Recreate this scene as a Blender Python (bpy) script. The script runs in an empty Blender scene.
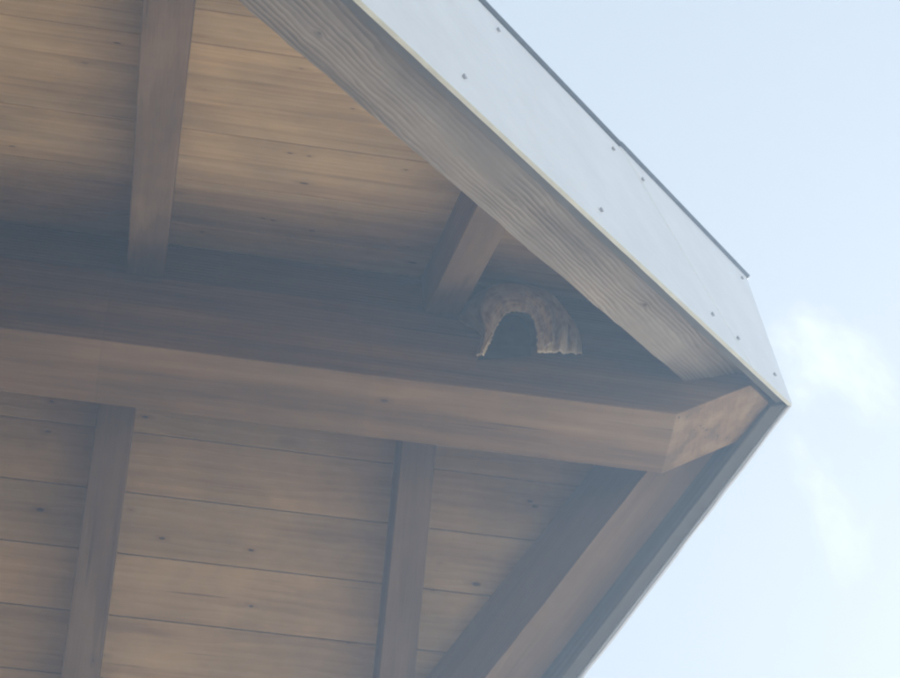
import bpy, bmesh, math, random
from mathutils import Vector, Matrix, noise
random.seed(7)
sc = bpy.context.scene
C = sc.collection

# ---------------------------------------------------------------- camera
EYE = 1.6
cam_d = bpy.data.cameras.new("camera")
cam = bpy.data.objects.new("camera", cam_d); C.objects.link(cam)
r = Vector((0.98407414, -0.17133526, -0.04735304))
u = Vector((-0.12834194, -0.86914221, 0.47761926))
f = Vector((0.12298954, 0.46393539, 0.87728988))
cam.matrix_world = Matrix(((r.x, u.x, -f.x, 0), (r.y, u.y, -f.y, 0), (r.z, u.z, -f.z, EYE), (0, 0, 0, 1)))
cam_d.sensor_width = 36.0
cam_d.lens = 36.0 * 2237.11 / 900.0
cam_d.clip_start = 0.05; cam_d.clip_end = 5000
cam_d.dof.use_dof = True
cam_d.dof.focus_distance = 5.0
cam_d.dof.aperture_fstop = 13.0
sc.camera = cam

# ---------------------------------------------------------------- sky, sun, exposure
SUN_EL, SUN_AZ = math.radians(46), math.radians(43)      # azimuth measured from +Y towards +X
w = bpy.data.worlds.new("World"); sc.world = w; w.use_nodes = True
nt = w.node_tree; nt.nodes.clear()
out = nt.nodes.new("ShaderNodeOutputWorld")
bg = nt.nodes.new("ShaderNodeBackground"); bg.inputs[1].default_value = 0.11
sky = nt.nodes.new("ShaderNodeTexSky"); sky.sky_type = 'NISHITA'; sky.sun_disc = False
sky.sun_elevation = SUN_EL; sky.sun_rotation = SUN_AZ
sky.air_density = 1.0; sky.dust_density = 2.5; sky.altitude = 300
tc = nt.nodes.new("ShaderNodeTexCoord")
mp = nt.nodes.new("ShaderNodeMapping"); mp.inputs['Location'].default_value = (4.030, .084, 2.326)
n1_ = nt.nodes.new("ShaderNodeTexNoise"); n1_.inputs['Scale'].default_value = 4.4
n1_.inputs['Detail'].default_value = 9; n1_.inputs['Roughness'].default_value = .56; n1_.inputs['Distortion'].default_value = .35
cr = nt.nodes.new("ShaderNodeMapRange"); cr.interpolation_type = 'SMOOTHSTEP'
cr.inputs[1].default_value = .60; cr.inputs[2].default_value = .76
cr.inputs[3].default_value = 0; cr.inputs[4].default_value = .8
mx = nt.nodes.new("ShaderNodeMix"); mx.data_type = 'RGBA'
mx.inputs['B'].default_value = (3.25, 3.65, 4.05, 1)
mx.inputs['Factor'].default_value = .92      # thin high cirrus over the whole sky
mx2 = nt.nodes.new('ShaderNodeMix'); mx2.data_type = 'RGBA'; mx2.inputs['B'].default_value = (7.2, 7.4, 7.6, 1)   # brighter cloud puffs
L = nt.links.new
L(tc.outputs['Generated'], mp.inputs[0]); L(mp.outputs[0], n1_.inputs['Vector']); L(n1_.outputs['Fac'], cr.inputs[0])
L(cr.outputs[0], mx2.inputs['Factor']); L(sky.outputs[0], mx.inputs['A']); L(mx.outputs['Result'], mx2.inputs['A']); L(mx2.outputs['Result'], bg.inputs[0]); L(bg.outputs[0], out.inputs[0])

sd = bpy.data.lights.new("sun", 'SUN'); sd.energy = 5.0; sd.angle = math.radians(0.6); sd.color = (1, .95, .87)
sun = bpy.data.objects.new("sun", sd); C.objects.link(sun)
sv = Vector((math.sin(SUN_AZ) * math.cos(SUN_EL), math.cos(SUN_AZ) * math.cos(SUN_EL), math.sin(SUN_EL)))
sun.rotation_euler = sv.to_track_quat('Z', 'Y').to_euler(); sun.location = sv * 30
sc.view_settings.view_transform = 'Standard'; sc.view_settings.look = 'None'
sc.view_settings.exposure = 0.74; sc.view_settings.gamma = 1
sc.render.engine = 'CYCLES'
sc.cycles.use_denoising = True
sc.cycles.max_bounces = 8; sc.cycles.diffuse_bounces = 5; sc.cycles.volume_bounces = 1
sc.cycles.filter_width = 2.2
sc.cycles.sample_clamp_indirect = 6

# ---------------------------------------------------------------- material helpers
def new_mat(name):
    m = bpy.data.materials.new(name); m.use_nodes = True
    return m, m.node_tree, m.node_tree.nodes['Principled BSDF']
class NG:
    def __init__(s, nt): s.nt = nt
    def n(s, t, **kw):
        o = s.nt.nodes.new(t)
        for k, v in kw.items(): setattr(o, k, v)
        return o
    def l(s, a, b): s.nt.links.new(a, b)
    def m(s, op, a, b=0.0, c=0.0):
        o = s.n("ShaderNodeMath", operation=op)
        for i, v in enumerate((a, b, c)):
            if hasattr(v, 'links'): s.l(v, o.inputs[i])
            else: o.inputs[i].default_value = v
        return o.outputs[0]
    def rng(s, x, a, b, c, d, smooth=True):
        o = s.n("ShaderNodeMapRange")
        if smooth: o.interpolation_type = 'SMOOTHSTEP'
        s.l(x, o.inputs[0])
        for i, v in enumerate((a, b, c, d)): o.inputs[i + 1].default_value = v
        return o.outputs[0]
    def mix(s, fac, a, b, mode='MIX'):
        o = s.n("ShaderNodeMix", data_type='RGBA', blend_type=mode)
        for nm, v in (('Factor', fac), ('A', a), ('B', b)):
            if hasattr(v, 'links'): s.l(v, o.inputs[nm])
            elif nm == 'Factor': o.inputs[nm].default_value = v
            else: o.inputs[nm].default_value = (*v, 1)
        return o.outputs['Result']
    def scale(s, vec, sc_, off=None):
        o = s.n("ShaderNodeVectorMath", operation='MULTIPLY'); s.l(vec, o.inputs[0]); o.inputs[1].default_value = sc_
        return o.outputs[0]
    def noise(s, vec, scale=1, detail=3, rough=.5, dist=0):
        o = s.n("ShaderNodeTexNoise"); s.l(vec, o.inputs['Vector'])
        o.inputs['Scale'].default_value = scale; o.inputs['Detail'].default_value = detail
        o.inputs['Roughness'].default_value = rough; o.inputs['Distortion'].default_value = dist
        return o.outputs['Fac']

def wood(name, dark, mid, light, knots=.5, ring=70., centre=(.02, -.06), grain_amt=.5, ringamt=.4, var=.12, blocks=0., wear=None, rough=.75, warp_amt=.10, bump=.35, knotcol=(.09, .05, .03)):
    """Local x runs along the grain. Growth rings are cut from a virtual log so faces show flame figure."""
    m, nt, b = new_mat(name); g = NG(nt)
    tcn = g.n("ShaderNodeTexCoord"); oi = g.n("ShaderNodeObjectInfo")
    off = g.n("ShaderNodeVectorMath", operation='MULTIPLY_ADD')
    cx = g.n("ShaderNodeCombineXYZ"); g.l(oi.outputs['Random'], cx.inputs[0]); g.l(oi.outputs['Random'], cx.inputs[1]); g.l(oi.outputs['Random'], cx.inputs[2])
    g.l(cx.outputs[0], off.inputs[0]); off.inputs[1].default_value = (41., 0., 0.); g.l(tcn.outputs['Object'], off.inputs[2])
    P = off.outputs[0]
    # knots: stretched cells, only some of them carry a knot
    vs = g.scale(P, (8., 18., 1.5))
    vo = g.n("ShaderNodeTexVoronoi", feature='F1'); g.l(vs, vo.inputs['Vector']); vo.inputs['Scale'].default_value = 1.0
    sepc = g.n("ShaderNodeSeparateColor"); g.l(vo.outputs['Color'], sepc.inputs[0])
    gate = g.m('GREATER_THAN', sepc.outputs[0], 1 - knots)
    sz = g.rng(sepc.outputs[1], 0, 1, .04, .12, False)
    kd = g.m('DIVIDE', vo.outputs['Distance'], sz)
    core = g.m('MULTIPLY', g.rng(kd, .55, 1.15, 1, 0), gate)
    halo = g.m('MULTIPLY', g.rng(kd, .8, 3.4, 1, 0), gate)
    # ring field bent around knots
    warp = g.noise(g.scale(P, (1.3, 5, 5)), 1, 5, .55)
    sp = g.n("ShaderNodeSeparateXYZ"); g.l(P, sp.inputs[0])
    yy = g.m('ADD', g.m('SUBTRACT', sp.outputs[1], centre[0]), g.m('MULTIPLY', g.m('SUBTRACT', warp, .5), warp_amt))
    yy = g.m('ADD', yy, g.m('MULTIPLY', halo, .006))
    zz = g.m('ADD', g.m('SUBTRACT', sp.outputs[2], centre[1]), g.m('MULTIPLY', sp.outputs[0], .018))
    rad = g.m('SQRT', g.m('ADD', g.m('MULTIPLY', yy, yy), g.m('MULTIPLY', zz, zz)))
    rw = g.m('ADD', g.m('MULTIPLY', rad, ring), g.m('MULTIPLY', g.noise(g.scale(P, (3, 60, 60)), 1, 2, .5), .5))
    fr = g.m('FRACT', rw)
    ringv = g.m('SUBTRACT', g.rng(fr, .0, .75, 0, 1), g.rng(fr, .82, 1.0, 0, 1))
    fine = g.noise(g.scale(P, (9, 300, 300)), 1, 3, .6)
    broad = g.noise(g.scale(P, (.9, 11, 11)), 1, 3, .5, .4)
    streak = g.noise(g.scale(P, (1.1, 26, 26)), 1, 4, .55)
    t = g.m('ADD', g.m('MULTIPLY', g.m('SUBTRACT', fine, .5), .45 * grain_amt), g.m('ADD', g.m('MULTIPLY', g.m('SUBTRACT', streak, .5), 1.2 * grain_amt), g.m('MULTIPLY', g.m('SUBTRACT', broad, .5), 1.6 * grain_amt)))
    t = g.m('ADD', g.m('ADD', t, .5), g.m('MULTIPLY', g.m('MULTIPLY', g.m('SUBTRACT', .5, ringv), ringamt), g.rng(g.noise(g.scale(P, (2.6, 12, 12)), 1, 3, .6), .35, .62, .15, 1.25)))
    ramp = g.n("ShaderNodeValToRGB"); g.l(t, ramp.inputs[0])
    e = ramp.color_ramp.elements; e[0].position = .1; e[0].color = (*dark, 1); e[1].position = .9; e[1].color = (*light, 1)
    k = e.new(.5); k.color = (*mid, 1)
    col = ramp.outputs[0]
    crack = g.m('MULTIPLY', g.rng(g.noise(g.scale(P, (1.5, 85, 85)), 1, 2, .5), .68, .73, 0, 1), g.rng(g.noise(g.scale(P, (2.2, 8, 8)), 1, 2, .5), .46, .6, 0, .7))
    col = g.mix(crack, col, (dark[0] * .45, dark[1] * .45, dark[2] * .45))
    col = g.mix(g.m('MULTIPLY', halo, .35), col, dark)
    col = g.mix(g.m('MULTIPLY', core, .85), col, knotcol)
    if blocks:   # finger-jointed lengths differ a little in tone
        bi = g.m('FLOOR', g.m('MULTIPLY', sp.outputs[0], 1.45)); wn = g.n("ShaderNodeTexWhiteNoise", noise_dimensions='1D'); g.l(bi, wn.inputs['W'])
        hb = g.n("ShaderNodeHueSaturation"); g.l(col, hb.inputs['Color']); g.l(g.rng(wn.outputs[0], 0, 1, 1 - blocks, 1 + blocks, False), hb.inputs['Value']); col = hb.outputs[0]
        bf = g.m('FRACT', g.m('MULTIPLY', sp.outputs[0], 1.45))
        joint = g.m('MULTIPLY', g.rng(bf, 0, .012, 1, 0), g.rng(g.noise(g.scale(P, (2, 30, 30)), 1, 2), .42, .6, 0, 1))
        col = g.mix(g.m('MULTIPLY', joint, .22), col, dark)
    if wear:
        wv = g.rng(g.noise(g.scale(P, (1.6, 9, 9)), 1, 4, .6), .4, .65, 0, 1)
        col = g.mix(g.m('MULTIPLY', wv, wear[1]), col, wear[0])
    # patchy stain
    st = g.rng(g.noise(P, 3.2, 4, .6), .3, .75, 1 - var, 1 + var)
    hv = g.n("ShaderNodeHueSaturation"); g.l(col, hv.inputs['Color'])
    g.l(g.m('MULTIPLY', st, g.rng(oi.outputs['Random'], 0, 1, 1 - var * .6, 1 + var * .6, False)), hv.inputs['Value'])
    g.l(hv.outputs[0], b.inputs['Base Color'])
    b.inputs['Roughness'].default_value = rough; b.inputs['Specular IOR Level'].default_value = .25
    hgt = g.m('ADD', g.m('MULTIPLY', ringv, .5), g.m('ADD', g.m('MULTIPLY', fine, .6), g.m('MULTIPLY', core, -.6)))
    bp = g.n("ShaderNodeBump"); g.l(hgt, bp.inputs['Height']); bp.inputs['Strength'].default_value = bump; bp.inputs['Distance'].default_value = .003
    g.l(bp.outputs[0], b.inputs['Normal'])
    return m

M = {}
M['board'] = wood('soffit_board_pine', (.40, .222, .088), (.60, .385, .165), (.72, .50, .255), knots=.42, ring=45, grain_amt=.55, ringamt=.10, var=.16)
M['rafter'] = wood('stained_rafter_pine', (.125, .070, .032), (.205, .120, .056), (.295, .185, .095), knots=.15, ring=60, centre=(.05, -.1), grain_amt=.5, ringamt=.25, var=.12)
M['beam'] = wood('stained_beam_pine', (.135, .070, .026), (.235, .130, .050), (.335, .205, .092), knots=.12, ring=55, centre=(.09, -.16), grain_amt=.85, ringamt=.05, var=.14, blocks=.08)
M['barge'] = wood('weathered_barge_pine', (.14, .10, .068), (.265, .205, .148), (.38, .31, .235), knots=.30, ring=150, centre=(-.16, .12), grain_amt=.70, ringamt=.40, bump=.08, var=.14, wear=((.27, .225, .185), .5), warp_amt=.075, rough=.85)
M['barge_far'] = wood('sheltered_barge_pine', (.13, .074, .036), (.23, .138, .068), (.32, .205, .11), knots=.10, ring=80, centre=(.075, .10), grain_amt=.35, ringamt=.12, var=.12)
M['sub'] = wood('grey_backing_board', (.075, .065, .055), (.125, .11, .092), (.19, .17, .145), knots=.02, ring=40, grain_amt=.4, ringamt=.15, var=.1, rough=.85)

def plain(name, col, rough=.6, nscale=6, namt=.08, metal=0., bump=0.):
    m, nt, b = new_mat(name); g = NG(nt)
    tcn = g.n("ShaderNodeTexCoord"); v = g.noise(tcn.outputs['Object'], nscale, 5, .6)
    v2 = g.noise(g.scale(tcn.outputs['Object'], (.5, 1, 5)), nscale * 3, 3, .5)
    h = g.n("ShaderNodeHueSaturation"); h.inputs['Color'].default_value = (*col, 1)
    g.l(g.m('ADD', g.rng(v, .3, .7, 1 - namt, 1 + namt * .5), g.rng(v2, .3, .7, -namt * .3, namt * .3)), h.inputs['Value'])
    g.l(h.outputs[0], b.inputs['Base Color']); b.inputs['Roughness'].default_value = rough; b.inputs['Metallic'].default_value = metal
    b.inputs['Specular IOR Level'].default_value = .3
    if bump:
        bp = g.n("ShaderNodeBump"); g.l(v, bp.inputs['Height']); bp.inputs['Strength'].default_value = bump; bp.inputs['Distance'].default_value = .01
        g.l(bp.outputs[0], b.inputs['Normal'])
    return m
M['white'] = plain('white_fascia_paint', (.685, .69, .70), .5, 4, .05)
M['cream'] = plain('cream_board_edge', (.62, .585, .47), .8, 12, .08)
M['metal'] = plain('dark_grey_flashing', (.12, .13, .15), .45, 8, .15)
M['screw'] = plain('dull_screw_head', (.38, .38, .40), .5, 40, .2)
M['deck'] = plain('roof_covering_felt', (.06, .055, .05), .9, 20, .2)
M['brick_paint'] = plain('brown_house_render', (.13, .09, .07), .9, 5, .06, bump=.3)

# ---------------------------------------------------------------- geometry helpers
def link(name, bm, mat, Mx=None, parent=None, smooth=False, **props):
    me = bpy.data.meshes.new(name); bmesh.ops.recalc_face_normals(bm, faces=bm.faces[:]); bm.to_mesh(me); bm.free()
    for mt in (mat if isinstance(mat, (list, tuple)) else [mat]): me.materials.append(mt)
    if smooth:
        for p in me.polygons: p.use_smooth = True
    o = bpy.data.objects.new(name, me); C.objects.link(o)
    place(o, Mx or Matrix(), parent)
    for k, v in props.items(): o[k] = v
    return o
WM = {}
def place(o, Mx, parent):
    WM[o.name] = Mx.copy()
    if parent is None: o.matrix_basis = Mx
    else: o.parent = parent; o.matrix_basis = WM[parent.name].inverted() @ Mx
def box(x0, x1, y0, y1, z0, z1):
    bm = bmesh.new()
    v = [bm.verts.new((x, y, z)) for x in (x0, x1) for y in (y0, y1) for z in (z0, z1)]
    for q in ((0, 1, 3, 2), (4, 6, 7, 5), (0, 4, 5, 1), (2, 3, 7, 6), (0, 2, 6, 4), (1, 5, 7, 3)): bm.faces.new([v[i] for i in q])
    return bm
def clip(bm, Mx, planes):
    """cut away what lies beyond each world plane (point, outward normal), capping the cut"""
    inv = Mx.inverted(); R3 = inv.to_3x3()
    for co, no in planes:
        res = bmesh.ops.bisect_plane(bm, geom=bm.verts[:] + bm.edges[:] + bm.faces[:], plane_co=inv @ Vector(co), plane_no=(R3 @ Vector(no)).normalized(), clear_outer=True, dist=1e-5)
        be = [e for e in bm.edges if e.is_boundary]
        if be: bmesh.ops.holes_fill(bm, edges=be, sides=0)
    return bm
def bevel(bm, w=.004, seg=2):
    es = [e for e in bm.edges if len(e.link_faces) == 2 and e.calc_face_angle(0) > .5]
    bmesh.ops.bevel(bm, geom=es, offset=w, segments=seg, profile=.6, affect='EDGES', clamp_overlap=True)
    return bm
def frame(o, x, y):
    x = Vector(x).normalized(); y = Vector(y); y = (y - x * y.dot(x)).normalized(); z = x.cross(y)
    return Matrix(((x.x, y.x, z.x, o[0]), (x.y, y.y, z.y, o[1]), (x.z, y.z, z.z, o[2]), (0, 0, 0, 1)))
def waver(bm, amp, freq, seed=0, cuts=0):
    if cuts: 
        le = [e for e in bm.edges if abs((e.verts[0].co - e.verts[1].co).x) > .8]
        bmesh.ops.subdivide_edges(bm, edges=le, cuts=cuts, use_grid_fill=True)
    for v in bm.verts:
        v.co.y += amp * noise.noise(Vector((v.co.x * freq, seed, 0))); v.co.z += amp * noise.noise(Vector((v.co.x * freq, seed + 9, 4)))
    return bm

# ---------------------------------------------------------------- measurements of the roof (metres)
H = 5.0 + EYE                       # underside of the ridge beam
Y0, Y1 = 2.7774, 2.9615; YR = (Y0 + Y1) / 2
XA, ZA = 1.7191, 5.3037 + EYE       # lower tip of the fascia at the ridge
TP = 0.7772; T = math.tan(TP); CP, SP = math.cos(TP), math.sin(TP)
K1, K2 = 0.9672, 0.9162             # how fast each verge runs back in plan
ZS = ZA + .40                       # soffit surface height at the ridge line
RUN = 1.66                          # horizontal run of each slope
XW = -2.35                          # wall the roof runs back to
A = Vector((XA, YR, ZA))
DIR = {1: Vector((-K1, -1, -T)), 2: Vector((-K2, 1, -T))}
NO = {1: Vector((1, -K1, 0)).normalized(), 2: Vector((1, K2, 0)).normalized()}
def prow(i, b): return (A - NO[i] * b, NO[i])
SGN = {1: -1, 2: 1}
def eave(i, extra=0): return ((0, YR + SGN[i] * (RUN + extra), 0), (0, SGN[i], 0))
def ridgeplane(i, o=0): return ((0, YR + SGN[i] * o, 0), (0, -SGN[i], 0))

root = bpy.data.objects.new('gable_roof', None); C.objects.link(root)
root['label'] = 'timber gable roof overhang with pointed white fascia, ridge beam, rafters and brown soffit boards'
root['category'] = 'roof'
place(root, Matrix.Translation((XA, YR, ZA)), None)

# ridge beam: square section, splay-cut nose rising to the tip
Mx = frame((0, YR, H), (1, 0, 0), (0, 1, 0))
hw = (Y1 - Y0) / 2
bm = box(XW, 1.75, -hw, hw, 0, .386)
clip(bm, Mx, [prow(1, .050), prow(2, .050), (Vector((1.3266, YR, H)), Vector((.70, .0, -.77)))])
bevel(bm, .003)
beam = link('ridge_beam', bm, M['beam'], Mx, root)
# packing timber on top of the beam, set back a little
bm = box(XW, 1.75, -hw + .016, hw - .016, .387, .62)
clip(bm, Mx, [prow(1, .052), prow(2, .052)])
for i in (1, 2):
    S_ = Vector((0, SGN[i] * CP, -SP)); up = Vector((0, SGN[i] * SP, CP))
    clip(bm, Mx, [(Vector((0, YR, ZS + .012)), up)])
link('ridge_plate', bm, M['rafter'], Mx, root)

# rafters
RX = {1: [(-.139, -.039), (.674, .768), (-1.9, -1.8)], 2: [(-.168, -.069), (.661, .756), (-1.9, -1.8)]}
for i in (1, 2):
    yb = Y0 if i == 1 else Y1
    ax = Vector((0, SGN[i] * CP, -SP))
    for (x0, x1) in RX[i]:
        xc = (x0 + x1) / 2; hwid = (x1 - x0) / 2
        Mr = frame((xc, yb, H + .389), ax, (1, 0, 0))
        up = Vector((0, SGN[i] * SP, CP)); sgz = 1 if Mr.to_3x3().col[2].dot(up) > 0 else -1
        # perpendicular depth up to the soffit
        zsof = ZS - T * abs(YR - yb); dep = (zsof - (H + .389)) * CP - .001
        bm = box(-.4, 2.6, -hwid, hwid, min(0, sgz * dep), max(0, sgz * dep))
        clip(bm, Mr, [((0, yb + (-SGN[i]) * .017, 0), (0, -SGN[i], 0)), eave(i, -.03), prow(i, .15)])
        bevel(bm, .003)
        link('rafter', bm, M['rafter'], Mr, root)

# soffit boards, each one its own piece, laid along the ridge
BW = .1702
for i in (1, 2):
    ax = Vector((0, SGN[i] * CP, -SP)); Mb = frame((0, YR, ZS), (1, 0, 0), ax)
    up = Vector((0, SGN[i] * SP, CP)); sg = 1 if Mb.to_3x3().col[2].dot(up) > 0 else -1
    n = 14
    for k in range(n):
        s0 = (.008 if i == 2 else -.055) + k * BW; s1 = s0 + BW
        if s0 * CP > RUN: break
        cuts = [XW, 1.8]
        jr = random.choice([[-.95], [.71], [-.12 + .018], [-1.81, .71], [-.95, .71], []])
        jr = [(sum(RX[i][0]) / 2 if abs(c_ + .102) < .01 else c_) for c_ in jr]
        cuts = sorted(cuts + jr)
        for a_, b_ in zip(cuts[:-1], cuts[1:]):
            lip = random.uniform(-.0015, .0015)
            z0, z1 = sorted((sg * (0 + lip), sg * .019))
            bm = box(a_ + .0008, b_ - .0008, s0 + (.0007 if i == 1 else .0012), s1 - (.0007 if i == 1 else .0012), z0, z1)
            clip(bm, Mb, [prow(i, .052), ridgeplane(i, .001), eave(i, -.002)])
            if not bm.verts: bm.free(); continue
            bevel(bm, .0012 if i == 1 else .0016, 1)
            link('soffit_board', bm, M['board'], Mb @ Matrix.Translation((0, 0, 0)), root)
    # roof covering above the boards
    z0, z1 = sorted((sg * .0205, sg * .22))
    bm = box(XW, 1.8, -.3, 2.7, z0, z1)
    clip(bm, Mb, [prow(i, .020), ridgeplane(i, .0), eave(i, -.001)])
    link('roof_covering', bm, M['deck'], Mb, root)
    # eave board closing the lower edge, out of view
    Me = frame((0, YR + SGN[i] * RUN, ZS - T * RUN), (1, 0, 0), (0, SGN[i], 0)); s_ = 1 if Me.to_3x3().col[2].z > 0 else -1
    z0, z1 = sorted((s_ * -.14, s_ * .26))
    bm = box(XW, 1.8, .001, .024, z0, z1); clip(bm, Me, [prow(i, .02)])
    link('eave_board', bm, M['white'], Me, root)

# verge timbers: barge rafter, backing board, white fascia, cream edge, flashing
def verge_frame(i): return frame(A, DIR[i], -NO[i])
for i in (1, 2):
    Mv = verge_frame(i); zc = Mv.to_3x3().col[2]; sg = 1 if zc.z > 0 else -1
    ca = abs(zc.z)                                   # vertical height -> perpendicular height
    def vb(h0, h1, b0, b1, x0=-1.0, x1=4.0):
        z0, z1 = sorted((sg * h0 * ca, sg * h1 * ca)); return box(x0, x1, b0, b1, z0, z1)
    ends = [ridgeplane(i, .0005), eave(i, .028)]
    # barge rafter
    bm = clip(vb(.102, .398, .036 if i == 1 else .052, .186), Mv, ends)
    le = [e for e in bm.edges if (e.verts[0].co - e.verts[1].co).length > 1.2]
    bmesh.ops.subdivide_edges(bm, edges=le, cuts=60, use_grid_fill=True)
    for v in bm.verts:
        if v.co.y > .15 and v.co.z * sg < .25 * ca:  # waney, slightly uneven inner edge
            v.co.y += 0.004 * noise.noise(Vector((v.co.x * 3.3, i * 5.1, 0))) + .0025 * noise.noise(Vector((v.co.x * 14, i, 3)))
    link('barge_rafter', bm, M['barge'] if i == 1 else M['barge_far'], Mv, root)
    # backing board
    bm = clip(vb(.018 if i == 1 else .006, .70, .0125, .034 if i == 1 else .0505), Mv, ends); bevel(bm, .002, 1)
    bk = link('backing_board', bm, M['sub'], Mv, root)
    # fascia panels
    HF = .772
    def pt(s, h): return A + DIR[i] * s + Vector((0, 0, h))
    if i == 1:
        p0, p1 = pt(.625, .78), pt(.205, 0.)
        d = (p1 - p0).normalized(); nrm = d.cross(NO[i]).normalized()
        if nrm.dot(DIR[i]) < 0: nrm = -nrm             # points down the slope
        bm = clip(vb(.0, HF, .002, .011), Mv, ends + [(p0 - nrm * .0006, -nrm)])
        bevel(bm, .0015, 1); lower = link('fascia_panel', bm, M['white'], Mv, root)
        bm = clip(vb(.0, HF + .006, .0, .0105), Mv, ends + [(p0 + nrm * .0006, nrm)])
        bevel(bm, .0015, 1); upper = link('fascia_panel', bm, M['white'], Mv, root)
        for s, h, par in ((1.247, .115, lower), (.817, .10, lower), (.363, .115, lower), (1.096, .685, lower), (.671, .679, lower), (.55, .668, upper), (.065, .10, upper), (.05, .707, upper), (.248, .11, upper), (1.55, .69, lower), (1.6, .11, lower)):
            sb = bmesh.new(); bmesh.ops.create_cone(sb, cap_ends=True, segments=12, radius1=.0068, radius2=.0045, depth=.006)
            c = pt(s, h) + NO[i] * (.003 if par is upper else .001)
            link('screw', sb, M['screw'], frame(c, DIR[i], Vector((0, 0, 1))) , par)
    else:
        bm = clip(vb(.0, HF, .0, .011), Mv, ends); bevel(bm, .0015, 1)
        link('fascia_panel', bm, M['white'], Mv, root)
    # raw cream edge under the panel with small nicks
    bm = clip(vb(-.0065, -.0006, .0015, .0105 if i == 1 else .008), Mv, [ridgeplane(i, .002), eave(i, .028)])
    le = [e for e in bm.edges if (e.verts[0].co - e.verts[1].co).length > 1.2]
    bmesh.ops.subdivide_edges(bm, edges=le, cuts=140, use_grid_fill=True)
    for v in bm.verts:
        if v.co.z * sg < -.005:
            q = noise.noise(Vector((v.co.x * 9, i * 3.7, v.co.y * 40))); v.co.z += sg * .004 * max(0, q) ; v.co.y += .0012 * q
    link('panel_edge', bm, M['cream'] if i == 1 else M['white'], Mv, root)
    # flashing along the top, two lapped lengths on the near verge
    spans = ((-.02, .635, .010, .0075), (.62, 2.6, .008, .007)) if i == 1 else ((-.02, 2.6, .008, .007),)
    for (sa, sb_, pr, th) in spans:
        bm = vb(HF + .008, HF + .008 + th, -pr, .25)
        clip(bm, Mv, [((0, YR + SGN[i] * sa, 0), (0, -SGN[i], 0)) if sa > 0 else ridgeplane(i, .001), ((0, YR + SGN[i] * min(sb_, RUN + .03), 0), (0, SGN[i], 0))])
        bevel(bm, .001, 1); link('flashing', bm, M['metal'], Mv, root)

# ridge cap
Mx = frame((0, YR, ZA + .79), (1, 0, 0), (0, 1, 0))
bm = box(XW, 1.6, -.07, .07, -.05, -.02); clip(bm, Mx, [prow(1, .03), prow(2, .03)])
link('ridge_cap', bm, M['metal'], Mx, root)

# ---------------------------------------------------------------- paper nest in the corner between beam, rafter and verge
def mat_nest():
    m, nt, b = new_mat('papery_nest_pulp'); g = NG(nt)
    tcn = g.n("ShaderNodeTexCoord"); P = tcn.outputs['UV']
    w1 = g.noise(g.scale(P, (9, 4, 1)), 1, 3, .5); w2 = g.noise(g.scale(P, (3, 22, 1)), 1, 3, .5, .5)
    n3 = g.noise(tcn.outputs['Object'], 14, 4, .6)
    v = g.m('ADD', g.m('MULTIPLY', w1, .55), g.m('MULTIPLY', w2, .45))
    ramp = g.n("ShaderNodeValToRGB"); g.l(v, ramp.inputs[0]); e = ramp.color_ramp.elements
    e[0].position = .36; e[0].color = (.42, .31, .20, 1); e[1].position = .64; e[1].color = (.93, .79, .56, 1)
    k = e.new(.5); k.color = (.76, .62, .43, 1)
    col = g.mix(g.rng(n3, .52, .75, 0, .35), ramp.outputs[0], (.30, .22, .16))
    spu = g.n("ShaderNodeSeparateXYZ"); g.l(P, spu.inputs[0])
    brown_mask = g.m('MULTIPLY', g.rng(spu.outputs[1], .22, .6, 0, .85), g.rng(spu.outputs[0], .95, 1.35, 1, .25))   # browner towards the back and left
    col = g.mix(brown_mask, col, (.22, .155, .11))
    g.l(col, b.inputs['Base Color']); b.inputs['Roughness'].default_value = .9
    bp = g.n("ShaderNodeBump"); g.l(v, bp.inputs['Height']); bp.inputs['Strength'].default_value = .6; bp.inputs['Distance'].default_value = .006; g.l(bp.outputs[0], b.inputs['Normal'])
    return m
M['nest'] = mat_nest()
def crv(pts, t):
    """smooth curve through points, t in 0..1"""
    n = len(pts) - 1; x = t * n; k = min(int(x), n - 1); q = x - k
    P = lambda j: Vector(pts[max(0, min(n, j))])
    p0, p1, p2, p3 = P(k - 1), P(k), P(k + 1), P(k + 2)
    return .5 * ((2 * p1) + (p2 - p0) * q + (2 * p0 - 5 * p1 + 4 * p2 - p3) * q * q + (3 * p1 - p0 - 3 * p2 + p3) * q ** 3)
NO_ = Vector((.95, Y0, 5.4 + EYE))
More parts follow.
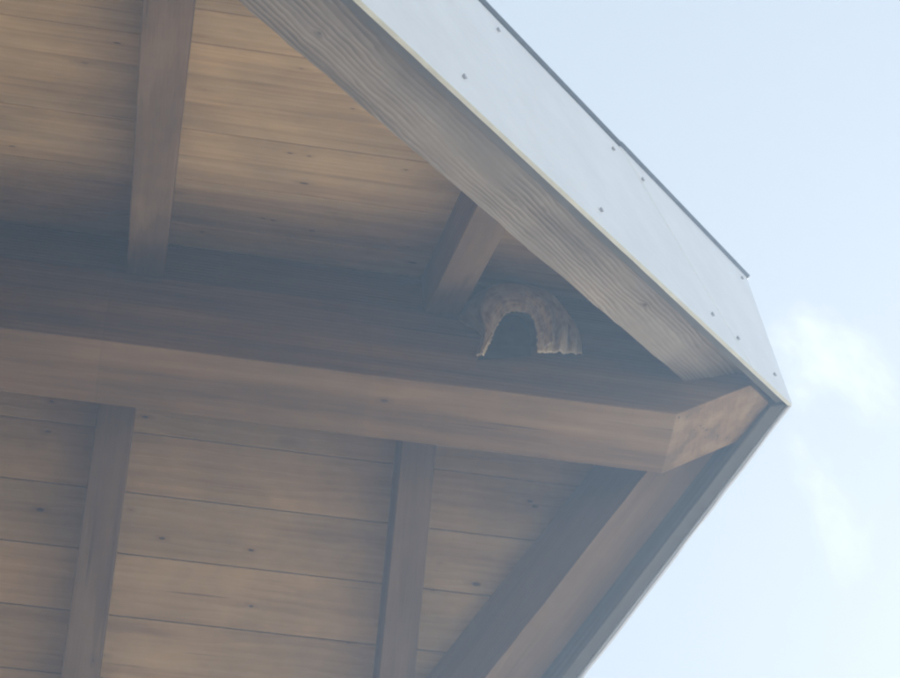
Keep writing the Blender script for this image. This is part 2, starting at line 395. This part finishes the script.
def nest_shell(inner, mid, outer, nu, nv, ridge, seed, thick, uvs=(1, 1), groove=False):
    bm = bmesh.new(); uvl = bm.loops.layers.uv.new('UVMap'); grid = []
    for a in range(nu + 1):
        t = a / nu; I, Md, O = crv(inner, t), crv(mid, t), crv(outer, t); row = []
        for b in range(nv + 1):
            s = b / nv
            p = I * (1 - s) ** 2 + Md * 2 * s * (1 - s) + O * s * s
            rd = ridge * (noise.noise(Vector((t * 3.2, s * 5.5, seed))) + .45 * noise.noise(Vector((t * 6, s * 15, seed + 3))))
            out_dir = Vector((p.x, -.04, p.z + .1)).normalized() if p.length > 0 else Vector((0, -1, 0))
            p = p + out_dir * rd * (.35 + s * (1 - s) * 3) + Vector((0, -1, 0)) * rd * .6
            if groove:
                for gs, gt0 in ((.36, .62), (.66, .66)):
                    q = math.exp(-((s - gs - .10 * (t - .8) / .2 * 0) / .035) ** 2) * max(0, min(1, (t - gt0) / .08)) * max(0, min(1, (.99 - t) / .12))
                    p.y += .024 * q
            if b == 0:
                p += Vector((noise.noise(Vector((t * 40, 1, seed))), 0, noise.noise(Vector((t * 37, 5, seed))))) * .004
            if a == 0 or a == nu: p.z += .012 * noise.noise(Vector((s * 8, seed, 2))) + .004 * noise.noise(Vector((s * 31, seed, 2))) - .004
            p.y = min(p.y, -.001)
            row.append(bm.verts.new(p))
        grid.append(row)
    for a in range(nu):
        for b in range(nv):
            fc = bm.faces.new((grid[a][b], grid[a + 1][b], grid[a + 1][b + 1], grid[a][b + 1]))
            for lp, (ua, ub) in zip(fc.loops, ((a, b), (a + 1, b), (a + 1, b + 1), (a, b + 1))): lp[uvl].uv = (ua / nu * uvs[0] * 2, ub / nv * uvs[1])
    bmesh.ops.recalc_face_normals(bm, faces=bm.faces[:])
    bm.normal_update(); fs = bm.faces[:]; be = [e for e in bm.edges if e.is_boundary]
    cp = {v: bm.verts.new(v.co + Vector((0, thick * .7, 0)) - v.normal * thick * .3) for v in bm.verts[:]}
    for fc in fs:
        nf_ = bm.faces.new([cp[v] for v in reversed(fc.verts)])
        for la, lb in zip(nf_.loops, list(fc.loops)[::-1]): la[uvl].uv = lb[uvl].uv
    for e in be:
        a, b = e.verts; nf_ = bm.faces.new((a, b, cp[b], cp[a]))
        for lp in nf_.loops: lp[uvl].uv = (.5, .1)
    return bm
def W(x, z, y): return (x - .95, -y, z + EYE - NO_.z)     # y = distance in front of the beam face
inner = [W(.800, 5.035, .085), W(.824, 5.11, .090), W(.846, 5.20, .090), W(.880, 5.28, .087), W(.918, 5.31, .085), W(.943, 5.285, .085), W(.953, 5.20, .084), W(.945, 5.095, .082)]
mid = [W(.788, 5.035, .090), W(.806, 5.16, .098), W(.818, 5.31, .108), W(.86, 5.42, .11), W(.94, 5.455, .115), W(1.01, 5.41, .11), W(1.045, 5.27, .10), W(1.02, 5.115, .085)]
outer = [W(.782, 5.045, .075), W(.812, 5.25, .03), W(.762, 5.40, .002), W(.84, 5.55, .002), W(.95, 5.615, .002), W(1.05, 5.57, .002), W(1.10, 5.42, .002), W(1.095, 5.245, .012)]
nest = bpy.data.objects.new('wasp_nest', None); C.objects.link(nest)
nest['label'] = 'torn tan paper wasp nest with dark arched opening, on ridge beam by the verge'
nest['category'] = 'wasp nest'
place(nest, Matrix.Translation(NO_), None)
Mn = Matrix.Translation(NO_)
bm = nest_shell(inner, mid, outer, 90, 44, .012, 3, .004, groove=True)
link('outer_shell', bm, M['nest'], Mn, nest, smooth=True)
# a second torn paper layer, peeled off the right side with a gap behind it
inner2 = [W(.962, 5.10, .094), W(.968, 5.20, .098), W(.958, 5.29, .100), W(.93, 5.335, .100)]
mid2 = [W(.972, 5.10, .112), W(.982, 5.21, .118), W(.970, 5.32, .118), W(.93, 5.375, .112)]
outer2 = [W(.984, 5.11, .108), W(1.000, 5.23, .112), W(.985, 5.35, .112), W(.93, 5.41, .104)]
bm = nest_shell(inner2, mid2, outer2, 34, 10, .006, 8, .003, (.5, .6)); link('torn_flap', bm, M['nest'], Mn, nest, smooth=True)

# dark sheet behind the opening, the cavity's shade painted in its colour
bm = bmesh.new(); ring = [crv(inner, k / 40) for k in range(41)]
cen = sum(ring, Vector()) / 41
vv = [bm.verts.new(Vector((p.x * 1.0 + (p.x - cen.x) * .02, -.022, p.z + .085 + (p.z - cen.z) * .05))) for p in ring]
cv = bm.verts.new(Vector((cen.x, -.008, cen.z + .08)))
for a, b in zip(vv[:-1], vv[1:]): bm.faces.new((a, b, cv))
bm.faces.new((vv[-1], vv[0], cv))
M['opening_shade'] = plain('nest_opening_shade', (.05, .032, .022), .95, 30, .3)
link('opening_shade', bm, M['opening_shade'], Mn, nest, smooth=True)

# ---------------------------------------------------------------- house wall carrying the roof (left of the frame) and the ground
bm = bmesh.new()
hy = RUN - .35; zt = ZS - T * hy
prof = [(-hy, 0), (hy, 0), (hy, zt), (0, ZS + .0), (-hy, zt)]
vs0 = [bm.verts.new((-.0, y, z)) for y, z in prof]; vs1 = [bm.verts.new((-.35, y, z)) for y, z in prof]
bm.faces.new(vs0); bm.faces.new(vs1[::-1])
for k in range(5): bm.faces.new((vs0[k], vs1[k], vs1[(k + 1) % 5], vs0[(k + 1) % 5]))
link('house_wall', bm, M['brick_paint'], Matrix.Translation((-.84, YR, 0)), None, label='brown rendered gable wall that carries the roof overhang', category='wall')

m, nt, b = new_mat('ground_toned_for_bounce'); g = NG(nt); tcn = g.n("ShaderNodeTexCoord")
v = g.noise(tcn.outputs['Object'], .35, 6, .6); v2 = g.noise(tcn.outputs['Object'], 22, 4, .6)
near = g.mix(v2, (.50, .455, .385), (.70, .645, .55)); dark_zone = g.mix(v2, (.13, .092, .062), (.26, .19, .135))
spg = g.n("ShaderNodeSeparateXYZ"); g.l(tcn.outputs['Object'], spg.inputs[0])
dx = g.m('MULTIPLY', g.m('ADD', spg.outputs[0], 4.0), .62); dy = g.m('SUBTRACT', spg.outputs[1], 1.6)
dist = g.m('ADD', g.m('SQRT', g.m('ADD', g.m('MULTIPLY', dx, dx), g.m('MULTIPLY', dy, dy))), g.m('MULTIPLY', g.m('SUBTRACT', v, .5), 5))
g.l(g.mix(g.rng(dist, 6.2, 6.8, 1, 0), near, dark_zone), b.inputs['Base Color'])     # unseen ground, dark ellipse and pale surround invented to shape the bounce light; b.inputs['Roughness'].default_value = .95
bm = bmesh.new(); bmesh.ops.create_grid(bm, x_segments=8, y_segments=8, size=1500)
link('ground', bm, m, Matrix(), None, kind='structure')

# ---------------------------------------------------------------- scattering volume added to stand in for veiling lens glare
hb = box(-14, 14, -14, 16, -1, 9)
hm = bpy.data.materials.new('blue_glare_veil'); hm.use_nodes = True; hn = hm.node_tree
for n_ in list(hn.nodes):
    if n_.type == 'BSDF_PRINCIPLED': hn.nodes.remove(n_)
pv = hn.nodes.new('ShaderNodeVolumePrincipled'); pv.inputs['Density'].default_value = .0205
pv.inputs['Color'].default_value = (.50, .72, 1.0, 1); pv.inputs['Anisotropy'].default_value = .3
hn.links.new(pv.outputs[0], [n_ for n_ in hn.nodes if n_.type == 'OUTPUT_MATERIAL'][0].inputs['Volume'])
link('glare_veil', hb, hm, Matrix(), None, kind='stuff')
